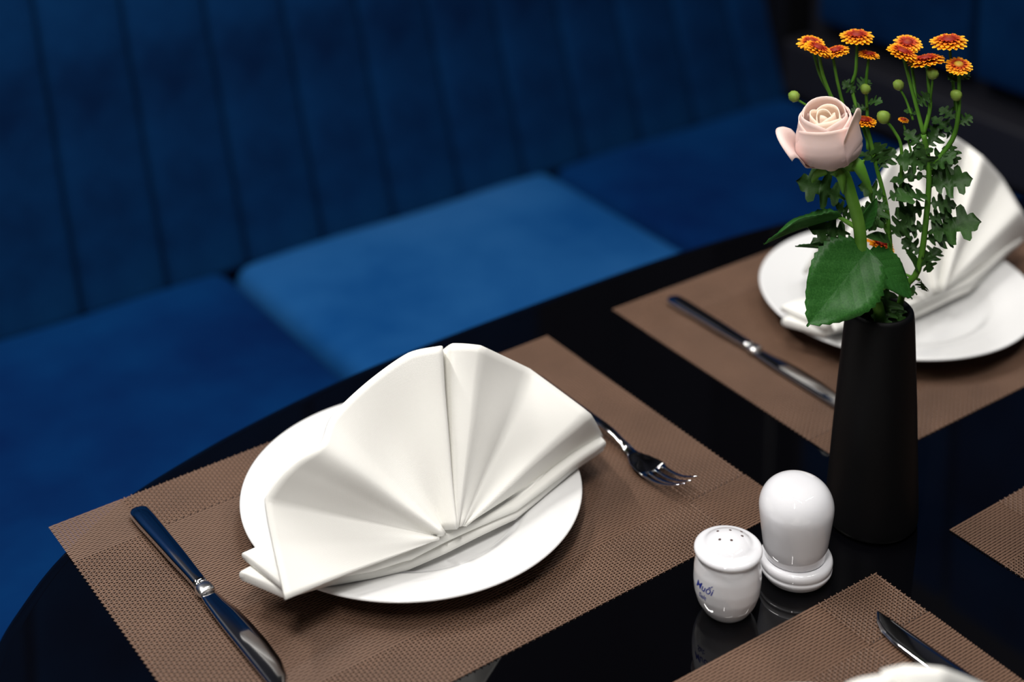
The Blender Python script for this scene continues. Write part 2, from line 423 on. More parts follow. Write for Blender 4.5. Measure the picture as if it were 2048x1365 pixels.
place_mat(MATM_I, (0.4451, -0.0872), -0.0233, (0.45, 0.30), 'brown woven placemat at the bottom edge with a knife tip on it')
place_mat(MATM, (0.5236, -0.0868), -0.0041, (0, 0.30), 'brown woven placemat cut off at the right edge, beyond the vase foot')

# ------------------------------------------------------------------ plates
pl = rounded([(0.0, 0.0035), (0.060, 0.0035), (0.062, 0.0), (0.066, 0.0), (0.069, 0.004), (0.082, 0.009), (0.100, 0.0135), (0.1225, 0.0185),
              (0.1245, 0.0198), (0.1238, 0.0212), (0.1215, 0.0212), (0.100, 0.0172), (0.086, 0.0135), (0.078, 0.0085), (0.070, 0.0072), (0.0, 0.007)], 0.0022, 4)
PLATE = lathe('dinner_plate', pl, 128)
for (x, y), lb in (((0.2205, 0.1585), 'white porcelain plate under the large fan napkin in front'),
                   ((0.7355, 0.150), 'white porcelain plate behind the black vase'),
                   ((0.233, -0.249), 'white porcelain plate at the bottom edge under the cut off napkin')):
    tag(link('dinner_plate', PLATE, M_PORC, None, (x, y, TZ+0.0017)), lb, 'plate', 'white dinner plates')

# ------------------------------------------------------------------ napkins
LEAN = math.radians(25)
NU, NV, NN = V((1, 0, 0)), V((0, math.sin(LEAN), math.cos(LEAN))), V((0, -math.cos(LEAN), math.sin(LEAN)))
def fan_mesh(name, rim, seed):
    """rim: (u, v, w, softness) from left to right along the outer edge of the fan"""
    rnd = random.Random(seed); sub, nr = 8, 22
    P = [V(r[:3]) for r in rim]; S = [r[3] for r in rim]; cols, frac = [], []
    for i in range(len(P)-1):
        p0, p1, p2, p3 = P[max(i-1, 0)], P[i], P[i+1], P[min(i+2, len(P)-1)]
        for k in range(sub if i < len(P)-2 else sub+1):
            t = k/sub; lin = p1.lerp(p2, t)
            cat = 0.5*((2*p1)+(p2-p0)*t+(2*p0-5*p1+4*p2-p3)*t*t+(3*p1-p0-3*p2+p3)*t**3)
            s = S[i]*(1-t)+S[i+1]*t
            cols.append(lin.lerp(cat, s)); frac.append((i, t))
    vs, fs = [], []
    ph = [rnd.uniform(0, 6) for _ in range(4)]
    for ci, c in enumerate(cols):
        a = math.atan2(c.y, c.x)
        hubp = V((c.x*0.09, 0.001+0.02*c.y, c.z*0.35+0.004+0.003*math.cos(a*9)))
        for k in range(nr+1):
            s = k/nr
            p = hubp.lerp(c, s)
            # gentle sag of each panel half way out, plus cloth unevenness
            p.z = hubp.z+(c.z-hubp.z)*(s**0.85)
            p.z += 0.0016*math.sin(a*7+ph[0]+s*3)*s*(1-s)*4+0.0010*math.sin(s*9+a*4+ph[1])*s
            q = NU*p.x+NV*p.y+NN*p.z
            vs.append(q)
    m = nr+1
    for ci in range(len(cols)-1):
        for k in range(nr): fs.append((ci*m+k, (ci+1)*m+k, (ci+1)*m+k+1, ci*m+k+1))
    return mesh(name, vs, fs)
def rest(r):
    """height of the plate surface at radius r, relative to the napkin's base (cloth does not sink fully into the well)"""
    tb_ = [(0, .0087), (.078, .0102), (.086, .0152), (.100, .0189), (.1215, .0229), (.30, .0229)]
    for (a, za), (b, zb) in zip(tb_, tb_[1:]):
        if a <= r <= b: z = za+(zb-za)*(r-a)/(b-a)
    return max(z+0.0012, 0.0150)-0.0215
def layer_mesh(name, plan, z0, th, rr):
    """folded flat layer: rounded slab over a plan outline, ends a little loose"""
    rings = []
    pts = []
    for i in range(len(plan)):
        a, b = V(plan[i]), V(plan[(i+1) % len(plan)])
        for k in range(8): pts.append(a.lerp(b, k/8))
    c = sum(pts, V((0, 0)))/len(pts); vs, fs = [], []; n = len(pts)
    prof = [(0.5, 0.0), (0.94, 0.0), (0.985, th*.2), (1.0, th*.5), (0.985, th*.8), (0.94, th), (0.5, th)]
    for sc, z in prof:
        for p in pts:
            e = (p-c)
            q = c+V((e.x*(1-(1-sc)*0.06/0.06*0.12), e.y*sc)) if True else p
            zz = z0+z+0.0008*math.sin(p.x*38+z0*900)+rest(math.hypot(q.x-0.0155, q.y-0.0715))
            vs.append((q.x, q.y, zz))
    for k in range(len(prof)-1):
        for i in range(n): fs.append((k*n+i, k*n+(i+1) % n, (k+1)*n+(i+1) % n, (k+1)*n+i))
    for k in (0, len(prof)-1):
        b = len(vs); vs.append((c.x, c.y, z0+prof[k][1]+rest(0)))
        for i in range(n): fs.append((k*n+i, k*n+(i+1) % n, b))
    return fixnormals(mesh(name, vs, fs))
RIM1 = [(-0.1305, 0.0082, 0.0120, 0.2), (-0.1259, 0.0393, 0.0000, 0.5), (-0.1222, 0.0657, -0.0060, 0.2), (-0.1049, 0.0809, 0.0040, 0.8), (-0.0845, 0.0888, 0.0120, 0.9), (-0.0639, 0.1004, -0.0040, 0.9), (-0.0300, 0.1125, -0.0100, 0.9), (0.0020, 0.1221, -0.0040, 0.8), (0.0220, 0.1209, 0.0080, 0.4), (0.0358, 0.1134, -0.0160, 0.3), (0.0354, 0.1186, 0.0030, 0.4), (0.0521, 0.1120, 0.0120, 0.2), (0.0983, 0.0811, -0.0060, 0.15), (0.1297, 0.0390, 0.0100, 0.15), (0.1536, 0.0143, -0.0180, 0.2)]
RIM2 = [(-0.1280, 0.0080, 0.0100, 0.2), (-0.1210, 0.0340, -0.0040, 0.3), (-0.1080, 0.0620, 0.0080, 0.5), (-0.0214, 0.1156, 0.0080, 0.6), (0.0178, 0.1262, -0.0060, 0.5), (0.0276, 0.1311, 0.0090, 0.5), (0.0669, 0.1277, -0.0080, 0.4), (0.0655, 0.1282, 0.0080, 0.5), (0.0853, 0.1220, 0.0050, 0.5), (0.1103, 0.1102, -0.0070, 0.3), (0.1081, 0.0983, 0.0090, 0.3), (0.1411, 0.0708, -0.0060, 0.3), (0.1355, 0.0413, 0.0100, 0.3), (0.1725, 0.0105, -0.0160, 0.3)]
LAYER_A = [(-0.121, 0.012), (-0.06, -0.001), (0.0, 0.001), (0.06, 0.001), (0.150, 0.013), (0.158, 0.055), (0.02, 0.066), (-0.128, 0.058)]
LAYER_B = [(-0.119, 0.014), (-0.06, 0.004), (0.0, 0.001), (0.06, 0.002), (0.155, 0.021), (0.162, 0.060), (0.02, 0.070), (-0.134, 0.050)]
def napkin(hub, rim, label, seed, rz=0):
    t = thing('napkin', (hub[0], hub[1], TZ+0.0215), label, 'napkin', 'white fan folded napkins', rz)
    f = link('fan', fan_mesh('fan', rim, seed), M_CLOTH, t, (0, 0, 0.0095))
    so = f.modifiers.new('thickness', 'SOLIDIFY'); so.thickness = 0.0016; so.offset = 0
    link('lower_fold', layer_mesh('lower_fold', LAYER_B, 0.0, 0.0070, 0.002), M_CLOTH, t)
    link('upper_fold', layer_mesh('upper_fold', LAYER_A, 0.0082, 0.0060, 0.002), M_CLOTH, t)
    # folded prop behind the fan that keeps it standing
    vs = []
    for i in range(9):
        a = i/8
        for k in range(7):
            b = k/6
            top = V((-0.040+0.08*a, 0.056, 0.088)); bot = V((-0.055+0.11*a, 0.105, 0.006))
            p = top.lerp(bot, b); p.y += 0.006*math.sin(b*math.pi)-0.004*math.cos(a*math.pi*2)
            vs.append(p)
    fs = [(i*7+k, (i+1)*7+k, (i+1)*7+k+1, i*7+k+1) for i in range(8) for k in range(6)]
    g = link('prop_fold', mesh('prop_fold', vs, fs), M_CLOTH, t)
    so = g.modifiers.new('thickness', 'SOLIDIFY'); so.thickness = 0.003; so.offset = 0
    return t
napkin((0.2048, 0.087), RIM1, 'large white fan folded napkin standing on the nearest full plate', 1)
napkin((0.7324, 0.1097), RIM2, 'white fan folded napkin standing behind the flower vase', 5)
napkin((0.2178, -0.320), RIM1, 'white napkin tip cut off by the bottom edge', 9)

# ------------------------------------------------------------------ cutlery (local: handle end at +Y, tip towards -Y, cutting edge at +X)
def ring(y, x0, x1, z0, z1, p=2.6, n=16):
    cx, hx, cz, hz = (x0+x1)/2, (x1-x0)/2, (z0+z1)/2, (z1-z0)/2; out = []
    for k in range(n):
        a = 2*math.pi*k/n; c, s = math.cos(a), math.sin(a)
        out.append((cx+hx*math.copysign(abs(c)**(2/p), c), y, cz+hz*math.copysign(abs(s)**(2/p), s)))
    return out
def interp(tab, y):
    for a, b in zip(tab, tab[1:]):
        if a[0] >= y >= b[0]:
            t = (a[0]-y)/(a[0]-b[0]); t = t*t*(3-2*t)*0.5+t*0.5
            return [p*(1-t)+q*t for p, q in zip(a, b)]
    return list(tab[-1])
HT = [(0.112, -0.0030, 0.0030, 0.0020, 0.0040), (0.1105, -0.0058, 0.0058, 0.0008, 0.0062), (0.106, -0.0071, 0.0071, 0.0002, 0.0076), (0.095, -0.0073, 0.0073, 0, 0.0080),
      (0.05, -0.0063, 0.0063, 0.0005, 0.0080), (0.012, -0.0050, 0.0050, 0.001, 0.0074), (0.006, -0.0048, 0.0048, 0.0012, 0.0070)]
def handle_mesh():
    ys = [0.112, 0.1112, 0.1105, 0.1085, 0.106, 0.100]+[0.095-0.007*i for i in range(13)]+[0.006]
    return loft('handle', [ring(y, *interp(HT, y)[1:]) for y in ys])
K_HANDLE = handle_mesh()
K_COLLAR = loft('collar', [ring(y, -a, a, 0.0012-d, 0.0066+d, 2.4) for y, a, d in ((0.0064, .0046, -.0002), (0.0058, .0056, .0006), (0.0040, .0060, .0010), (0.0, .0062, .0008), (-0.0022, .0058, .0002), (-0.0030, .005, -.0006))])
BT = [(-0.002, -0.0052, 0.0052), (-0.012, -0.0062, 0.0064), (-0.030, -0.0070, 0.0092), (-0.045, -0.0073, 0.0100), (-0.065, -0.0074, 0.0104), (-0.085, -0.0075, 0.0094), (-0.098, -0.0075, 0.0066),
      (-0.106, -0.0074, 0.0020), (-0.1105, -0.0072, -0.0026), (-0.1125, -0.0068, -0.0052)]
def blade_mesh():
    ys = [-0.002-0.0045*i for i in range(20)]+[-0.091, -0.095, -0.098, -0.101, -0.104, -0.106, -0.108, -0.110, -0.1115, -0.1125]; rings = []
    for y in ys:
        _, a, b = interp(BT, y); zc = 0.0036-0.0016*min(1, (-y)/0.1)
        t = 0.0011; e = 0.00025; m = a+(b-a)*0.72
        rings.append([(a, y, zc-t*.8), (a, y, zc+t*.8), ((a*3+m)/4, y, zc+t), (m, y, zc+t*.8), (b, y, zc+e), (b, y, zc-e), (m, y, zc-t*.8), ((a*3+m)/4, y, zc-t)])
    me = loft('blade', rings)
    return me
K_BLADE = blade_mesh()
def knife(x, y, rz, label):
    t = thing('table_knife', (x, y, TZ+0.0019), label, 'knife', 'table knives', rz)
    link('handle', K_HANDLE, M_STEEL, t); link('collar', K_COLLAR, M_STEEL_B, t); link('blade', K_BLADE, M_STEEL, t)
knife(0.0590, 0.1640, 0.02, 'steel table knife left of the large fan napkin')
knife(0.5765, 0.1680, 0.0, 'steel table knife behind, between the two rear plates')
knife(0.4085, -0.2310, math.pi+0.02, 'steel table knife with only its blade tip in the bottom right corner')
# fork
fk = thing('table_fork', (0.3925, 0.118, TZ+0.0019), 'steel fork with four tines right of the large fan napkin', 'fork')
FT = [(0.135, .0030, .0040, .0016), (0.132, .0068, .0042, .0022), (0.120, .0080, .0046, .0024), (0.085, .0066, .0060, .0024), (0.050, .0048, .0085, .0024), (0.028, .0036, .0100, .0022),
      (0.012, .0031, .0082, .0021), (0.000, .0034, .0045, .0020), (-0.006, .0060, .0028, .0016), (-0.013, .0098, .0017, .0012), (-0.022, .0118, .0012, .0010), (-0.030, .0120, .0014, .0009)]
ys = [0.135, 0.1335, 0.132, 0.127, 0.120]+[0.113-0.0075*i for i in range(15)]+[-0.003, -0.006, -0.0095, -0.013, -0.0175, -0.022, -0.026, -0.030]
hd, head = [], []
for y in ys:
    _, hw, zc, th = interp(FT, y); z = zc+0.0008
    rg = []
    for k in range(14):
        a = 2*math.pi*k/14; c, s = math.cos(a), math.sin(a)
        x = hw*math.copysign(abs(c)**0.75, c); dish = 0.0022*(x/0.012)**2 if y < 0 else 0
        rg.append((x, y, z+dish+th*s*.6))
    if y >= -0.004: hd.append(rg)
    if y <= 0.002: head.append(rg)
link('handle', loft('handle', hd), M_STEEL, fk); link('head', loft('head', head), M_STEEL, fk)
for i in range(4):
    x = -0.0096+0.0064*i; rings = []
    for k in range(9):
        t = k/8; y = -0.0285-0.040*t; z = 0.0022+0.0022*(x/0.012)**2+0.0125*t**1.7-0.0012*math.sin(t*3.1)
        a = 0.0021*(1-0.55*t); b = 0.0010*(1-0.4*t)
        xx = x*(1-0.10*t)
        rings.append([(xx-a, y, z), (xx-a*.6, y, z+b), (xx+a*.6, y, z+b), (xx+a, y, z), (xx+a*.6, y, z-b), (xx-a*.6, y, z-b)])
    link('tine', loft('tine', rings), M_STEEL, fk)

# ------------------------------------------------------------------ salt shaker and toothpick holder
SX, SY = 0.3362, -0.0529
ss = thing('salt_shaker', (SX, SY, TZ), 'small white porcelain salt shaker with blue lettering and pierced top', 'salt shaker')
SP = [(0, 0.0012), (0.011, 0.0012), (0.012, 0.0), (0.0135, 0.0), (0.0165, 0.0030), (0.0200, 0.0090), (0.0222, 0.0165), (0.0229, 0.0240), (0.0226, 0.0330), (0.0214, 0.0400),
      (0.0206, 0.0425), (0.0212, 0.0432), (0.0226, 0.0438), (0.0231, 0.0452), (0.0226, 0.0468), (0.0208, 0.0480), (0.0175, 0.0488), (0.0160, 0.0496), (0.0140, 0.0512), (0.0105, 0.0530), (0.0060, 0.0541), (0, 0.0545)]
link('body', lathe('body', rounded(SP, 0.0016, 3), 96), M_PORC_S, ss)
c2s = (V((CAM.x-SX, CAM.y-SY, 0))).normalized(); lft = V((-c2s.y, c2s.x, 0))*-1
hole = lathe('hole', [(0, 0.0002), (0.0006, 0.0002), (0.0010, 0.0), (0.0010, -0.0008), (0, -0.0008)], 16)
def domez(r): 
    pr = [(0, .0545), (.006, .0541), (.0105, .0530), (.014, .0512)]
    for a, b in zip(pr, pr[1:]):
        if a[0] <= r <= b[0]: return a[1]+(b[1]-a[1])*(r-a[0])/(b[0]-a[0])
vr = V((c2s.y, -c2s.x, 0))*-1
for dx, dy in ((-0.0073, 0.0062), (0.0010, 0.0078), (0.0090, 0.0034), (-0.0058, -0.0034), (0.0020, -0.0036), (0.0083, 0.0098)):
    p = vr*dx-c2s*dy; r = p.length
    h = link('hole', hole, M_HOLE, ss, (p.x, p.y, domez(min(r, .0139))))
    if r > 0.001:
        nrm = V((p.x/r*0.22*min(1, r/.008), p.y/r*0.22*min(1, r/.008), 1)).normalized()
        h.rotation_euler = nrm.to_track_quat('Z', 'Y').to_euler()
def body_r(z):
    for a, b in zip(SP, SP[1:]):
        if a[1] <= z <= b[1] and b[1] > a[1] and a[0] > .013: return a[0]+(b[0]-a[0])*(z-a[1])/(b[1]-a[1])
    return 0.0228
def wrap_text(txt, size, z, off_deg, parent, dx=0):
    cu = bpy.data.curves.new('lettering', 'FONT'); cu.body = txt; cu.size = size; cu.shear = 0.35; cu.align_x = 'CENTER'; cu.offset = size*0.012
    cu.resolution_u = 3
    to = bpy.data.objects.new('tmp_text', cu); COL.objects.link(to)
    dg = bpy.context.evaluated_depsgraph_get(); me = bpy.data.meshes.new_from_object(to.evaluated_get(dg))
    bpy.data.objects.remove(to, do_unlink=True)
    bm = bmesh.new(); bm.from_mesh(me); bmesh.ops.subdivide_edges(bm, edges=[e for e in bm.edges if e.calc_length() > 0.0012], cuts=2); bmesh.ops.triangulate(bm, faces=bm.faces); bm.to_mesh(me); bm.free()
    a0 = math.atan2(c2s.y, c2s.x)+math.radians(off_deg)
    for v in me.vertices:
        zz = z+v.co.y; r = body_r(zz)+0.00012; a = a0+(v.co.x+dx)/0.0226
        v.co = (r*math.cos(a), r*math.sin(a), zz)
    me.materials.clear(); me.name = 'lettering'
    return link('lettering', me, M_INK, parent)
tag(wrap_text('Muối', 0.0072, 0.0245, -44, ss), 'blue handwritten word Muối')
tag(wrap_text('Salt', 0.0048, 0.0185, -47, ss), 'blue handwritten word Salt')
HX, HY = 0.3985, -0.0560
th = thing('toothpick_holder', (HX, HY, TZ), 'tall white porcelain domed holder with ringed base beside the salt shaker', 'toothpick holder')
link('base', lathe('base', rounded([(0, 0.001), (0.014, 0.001), (0.015, 0), (0.0175, 0), (0.0225, 0.0035), (0.0250, 0.0075), (0.0252, 0.0092), (0.0244, 0.0104), (0.0252, 0.0116), (0.0254, 0.0140), (0.0246, 0.0162), (0.0225, 0.0172), (0.019, 0.0176), (0, 0.0176)], 0.0012, 3), 96), M_PORC_S, th)
DP = [(0, 0.0172), (0.0205, 0.0172), (0.0216, 0.0185), (0.0232, 0.030), (0.0249, 0.043), (0.0259, 0.0515)]
for k in range(1, 15):
    a = math.pi/2*k/14; DP.append((0.0260*math.cos(a)**0.72 if k < 14 else 0, 0.0525+0.0200*math.sin(a)))
link('dome', lathe('dome', DP, 96), M_PORC_S, th, (-0.0007, 0.0007, 0))

# ------------------------------------------------------------------ vase
A = V((0.4889, -0.0436, 0))
vp = rounded([(0, 0.0), (0.0300, 0.0), (0.0335, 0.0030), (0.0337, 0.010), (0.0327, 0.03), (0.0290, 0.095), (0.0248, 0.158), (0.0238, 0.1645), (0.0215, 0.1665), (0.0190, 0.1640), (0.0182, 0.155), (0.0182, 0.020), (0, 0.018)], 0.004, 4)
tag(link('vase', lathe('vase', vp, 96), M_VASE, None, (A.x, A.y, TZ)), 'tapered matte black vase holding a rose and orange chrysanthemums', 'vase')

# ------------------------------------------------------------------ flowers
HD = V((math.sin(YAW), math.cos(YAW), 0))
def pv(x, y, d=0.0):
    """point seen at pixel (x, y), d metres behind the vertical plane through the vase axis; relative to the vase foot"""
    return onplane(x, y, HD, A+HD*d)-A
def place_dir(o, loc, fwd, upv):
    f = V(fwd).normalized(); s = V(upv).cross(f)
    s = s.normalized() if s.length > 1e-6 else V((1, 0, 0)); u = f.cross(s)
    m = Matrix.Identity(4)
    for i in range(3): m[i][0], m[i][1], m[i][2] = f[i], s[i], u[i]
    m.translation = loc; o.matrix_basis = m
def leaf_mesh(name, outline, droop=0.25, fold=0.25, wave=0.02, rows=3):
    """unit leaf along +X; outline: (x, halfwidth) list from base to tip"""
    vs, fs = [], []; n = len(outline); W = 2*rows+1
    for x, hw in outline:
        for r in range(-rows, rows+1):
            y = hw*r/rows
            vs.append((x, y, -droop*x*x+fold*abs(y)-wave*math.sin(x*14+r)*abs(r)/rows))
    for i in range(n-1):
        for r in range(W-1): fs.append((i*W+r, (i+1)*W+r, (i+1)*W+r+1, i*W+r+1))
    return mesh(name, vs, fs)
LOBES = [(0, .025), (.08, .03), (.16, .05), (.18, .17), (.25, .27), (.29, .24), (.32, .10), (.37, .11), (.39, .30), (.47, .42), (.55, .44), (.55, .36), (.58, .15), (.64, .15), (.67, .32), (.76, .38), (.80, .32), (.81, .17), (.87, .19), (.92, .18), (.95, .10), (1.0, .006)]
SERR = [(0, .02)]
for k in range(13):
    t = k/12; e = math.sin(math.pi*(0.10+0.90*t)**0.75)**0.8*0.40
    SERR += [(0.04+0.93*t, max(e, .012)), (0.04+0.93*t+0.035, max(e*0.93, .01))]
SERR.append((1.0, .003))
CL = [leaf_mesh('leaf', LOBES, d, f, wv_) for d, f, wv_ in ((0.25, 0.25, 0.03), (0.05, 0.35, 0.02), (0.45, 0.15, 0.04))]
NARROW = leaf_mesh('leaf', [(x, h*0.45) for x, h in SERR], 0.15, 0.3, 0.01)

def flower_meshes(seed, R=0.0125):
    rnd = random.Random(seed); vs, fs = [], []
    for ringi, (cnt, r_in, r_out, z_in, z_out, wd) in enumerate(((18, .003, R, 0.0000, -0.0004, .0034), (19, .003, R*.97, .0006, .0012, .0030), (17, .003, R*.80, .0012, .0026, .0027), (13, .0025, R*.58, .0018, .0034, .0022))):
        for k in range(cnt):
            a = 2*math.pi*(k+0.5*ringi)/cnt+rnd.uniform(-.06, .06); ro = r_out*rnd.uniform(.92, 1.05); zo = z_out+rnd.uniform(-.0006, .0006)
            b = len(vs); d, s = V((math.cos(a), math.sin(a), 0)), V((-math.sin(a), math.cos(a), 0))
            for j, (t, w_) in enumerate(((0, .45), (.35, .8), (.7, 1.0), (.92, .8), (1.0, .35))):
                c = d*(r_in+(ro-r_in)*t); z = z_in+(zo-z_in)*math.sin(t*1.5)-0.0012*max(0, t-.7)
                for q in (-1, 0, 1):
                    p = c+s*(q*wd*w_*.5); vs.append((p.x, p.y, z-(0.0004 if q == 0 else 0)))
            for j in range(4):
                for q in range(2): fs.append((b+j*3+q, b+j*3+q+1, b+(j+1)*3+q+1, b+(j+1)*3+q))
    return mesh('petals', vs, fs)
FL = [flower_meshes(s) for s in (1, 2, 3)]
DISC = lathe('centre', [(0, .0042), (.0016, .0041), (.0032, .0036), (.0046, .0026), (.0048, .0012), (0, .0010)], 20)
CALYX = lathe('calyx', [(0, -.0045), (.0016, -.0042), (.0036, -.0022), (.0050, 0.0002), (0, 0.0004)], 16)
BUDM = lathe('bud', [(0, -.0052), (.002, -.0048), (.0042, -.0026), (.0050, 0), (.0046, .0024), (.0030, .0040), (.0012, .0045), (0, .0044)], 18)
for v in BUDM.vertices:
    a = math.atan2(v.co.y, v.co.x); k = 1+0.07*math.cos(a*9); v.co.x *= k; v.co.y *= k

def spray(root, blooms, buds, stems, leaves):
    for i, (x, y, d, wpx, tilt, yellow) in enumerate(blooms):
        p = pv(x, y, d); s = wpx/66*0.93
        f = link('flower', FL[i % 3], M_PETAL, root, p); f.scale = (s, s, s)
        f.rotation_euler = (math.radians(tilt[0]), math.radians(tilt[1]), i*1.3)
        link('centre', DISC.copy(), M_DISC_Y if yellow else M_DISC, f); link('calyx', CALYX, M_STEM, f)
    for i, (x, y, d, wpx) in enumerate(buds):
        b = link('bud', BUDM, M_BUD, root, pv(x, y, d)); s = wpx/27; b.scale = (s, s, s)
        b.rotation_euler = (math.radians(10+8*(i % 3)), math.radians(-12+9*(i % 4)), i)
    for pts, ra, rb in stems:
        link('stem', tube_mesh('stem', [pv(*p) if len(p) == 3 else V(p[:3]) for p in pts], ra, rb), M_STEM, root)
    for i, (bx, by, tx, ty, d0, d1, var) in enumerate(leaves):
        a, b = pv(bx, by, d0), pv(tx, ty, d1); L = (b-a).length
        m = CL[var % 3] if var < 10 else NARROW
        q = link('leaf', m, M_LEAF, root)
        place_dir(q, a, b-a, V((0, 0, 1))-HD*0.8+V((math.sin(i*2.1)*.5, math.cos(i*1.7)*.5, 0)))
        L *= 1.12; q.scale = (L, L*random.uniform(.85, 1.1), L)
inb = lambda x, y, z: (x, y, z, 0)
s1 = thing('chrysanthemum_spray', A+V((0, 0, TZ)), 'orange chrysanthemum spray left of centre, rising behind the rose', 'flower spray', 'orange chrysanthemums in the vase')
spray(s1,
  [(1622, 87, 0.030, 58, (8, -6), 0), (1636, 98, 0.018, 60, (14, -10), 0), (1672, 104, 0.026, 58, (4, 14), 0), (1714, 74, 0.035, 70, (2, 4), 0), (1737, 110, 0.028, 44, (-2, 4), 0), (1728, 243, 0.010, 52, (2, 2), 0)],
  [(1588, 193, 0.02, 22), (1731, 178, 0.02, 20), (1767, 234, 0.01, 26)],
  [([inb(.004, .002, .02), inb(.004, .003, .16), (1780, 560, .0), (1775, 430, .006), (1752, 330, .010), (1736, 262, .010), (1728, 250, .010)], .0022, .0014),
   ([(1778, 470, .004), (1742, 395, .010), (1700, 280, .016), (1665, 200, .02), (1646, 150, .02), (1637, 104, .018)], .0017, .0012),
   ([(1700, 280, .016), (1672, 210, .028), (1640, 150, .030), (1625, 95, .030)], .0013, .0011),
   ([(1706, 290, .018), (1686, 210, .026), (1674, 160, .026), (1666, 115, .026)], .0013, .0011),
   ([(1752, 330, .012), (1706, 190, .030), (1712, 140, .035), (1714, 82, .035)], .0014, .0011),
   ([(1736, 300, .014), (1734, 220, .024), (1732, 170, .028), (1737, 118, .028)], .0014, .0010),
   ([(1734, 215, .022), (1733, 198, .021), (1731, 184, .02)], .0010, .0009),
   ([(1660, 240, .02), (1620, 215, .02), (1592, 198, .02)], .0009, .0008),
   ([(1800, 400, .004), (1803, 300, .008), (1788, 262, .010), (1770, 240, .01)], .0014, .0010)],
  [(1735, 205, 1758, 200, .02, .012, 0), (1735, 214, 1705, 222, .02, .02, 1), (1712, 185, 1690, 165, .03, .03, 0), (1715, 180, 1735, 160, .03, .04, 1),
   (1760, 330, 1722, 300, .008, .02, 0), (1757, 340, 1785, 300, .008, .016, 1), (1770, 395, 1730, 372, .004, .000, 0), (1772, 400, 1742, 440, .004, -.01, 2),
   (1776, 440, 1735, 420, .004, -.006, 0), (1690, 400, 1616, 362, .006, .000, 0), (1700, 350, 1690, 318, .01, .012, 1), (1776, 400, 1812, 372, .006, .000, 0),
   (1778, 480, 1742, 470, .0, -.014, 10), (1780, 470, 1820, 440, .0, -.004, 0), (1700, 470, 1637, 450, .0, -.012, 0), (1700, 480, 1640, 468, .0, -.004, 2), (1705, 440, 1675, 412, .0, .0, 1),
   (1776, 570, 1768, 640, .0, -.014, 2), (1784, 610, 1760, 642, .0, -.016, 0), (1788, 606, 1806, 640, .0, -.012, 2), (1770, 330, 1752, 290, .01, .01, 1)])
s2 = thing('chrysanthemum_spray', A+V((0.001, -0.001, TZ)), 'orange chrysanthemum spray at the right, in front of the rear napkin', 'flower spray', 'orange chrysanthemums in the vase')
spray(s2,
  [(1811, 88, 0.020, 60, (10, -12), 0), (1801, 106, 0.008, 66, (14, -8), 0), (1849, 122, 0.004, 76, (10, 8), 0), (1894, 84, 0.012, 76, (6, 2), 0), (1913, 132, 0.0, 54, (18, 2), 1), (1803, 240, 0.012, 22, (8, 0), 0), (1757, 489, 0.022, 64, (14, -14), 0)],
  [(1793, 170, 0.01, 21), (1861, 147, -0.002, 22), (1908, 190, -0.004, 22)],
  [([inb(.010, -.004, .02), inb(.012, -.005, .162), (1832, 540, .0), (1848, 440, .0), (1854, 340, .0), (1843, 268, .0)], .0025, .0019),
   ([(1843, 268, .0), (1828, 210, .004), (1816, 165, .008), (1803, 115, .008)], .0016, .0012),
   ([(1843, 268, .0), (1856, 215, .002), (1853, 170, .004), (1850, 130, .004)], .0016, .0012),
   ([(1828, 210, .006), (1822, 150, .016), (1812, 96, .020)], .0013, .0010),
   ([(1854, 340, .0), (1900, 280, .0), (1912, 230, -.002), (1914, 180, .0), (1913, 140, .0)], .0019, .0012),
   ([(1908, 220, .004), (1900, 150, .010), (1895, 92, .012)], .0013, .0010),
   ([(1822, 240, .003), (1808, 200, .008), (1795, 177, .01)], .0010, .0008),
   ([(1856, 205, .002), (1860, 170, -.001), (1861, 153, -.002)], .0009, .0008),
   ([(1911, 240, .0), (1909, 212, -.003), (1908, 196, -.004)], .0010, .0009),
   ([(1825, 330, .004), (1812, 280, .010), (1803, 248, .012)], .0010, .0008),
   ([(1835, 560, .004), (1790, 540, .020), (1760, 505, .022), (1757, 496, .022)], .0011, .0009)],
  [(1846, 300, 1812, 262, .0, .006, 0), (1848, 296, 1872, 255, .0, .006, 1), (1850, 330, 1802, 318, .0, -.006, 0), (1852, 336, 1896, 304, .0, -.006, 0), (1852, 356, 1790, 340, .0, .004, 2),
   (1853, 372, 1926, 356, .0, -.010, 0), (1853, 380, 1890, 322, .0, .006, 0), (1852, 392, 1802, 386, .0, -.012, 0), (1851, 408, 1900, 402, .0, -.004, 2), (1850, 415, 1790, 425, .0, .004, 0),
   (1849, 440, 1890, 430, .0, .002, 1), (1846, 470, 1936, 436, .0, -.010, 0), (1842, 480, 1905, 470, .0, .004, 0), (1848, 450, 1800, 460, .0, .000, 2), (1842, 510, 1805, 480, .0, .006, 0),
   (1838, 530, 1872, 500, .0, .010, 1), (1836, 545, 1815, 500, .0, -.004, 10), (1912, 250, 1938, 232, .0, .002, 0), (1910, 240, 1880, 215, .0, .006, 0), (1900, 270, 1868, 232, .0, .008, 0),
   (1906, 260, 1880, 262, .0, .01, 2), (1830, 210, 1852, 190, .004, .0, 1), (1832, 230, 1806, 222, .004, .006, 1), (1898, 285, 1905, 325, .0, -.006, 0), (1913, 165, 1893, 152, .0, .004, 1), (1913, 160, 1932, 145, .0, .004, 1),
   (1838, 560, 1845, 580, .0, .004, 1), (1842, 500, 1856, 540, .0, -.002, 1), (1830, 590, 1800, 560, .0, -.002, 2), (1852, 345, 1835, 300, .0, -.004, 0)])

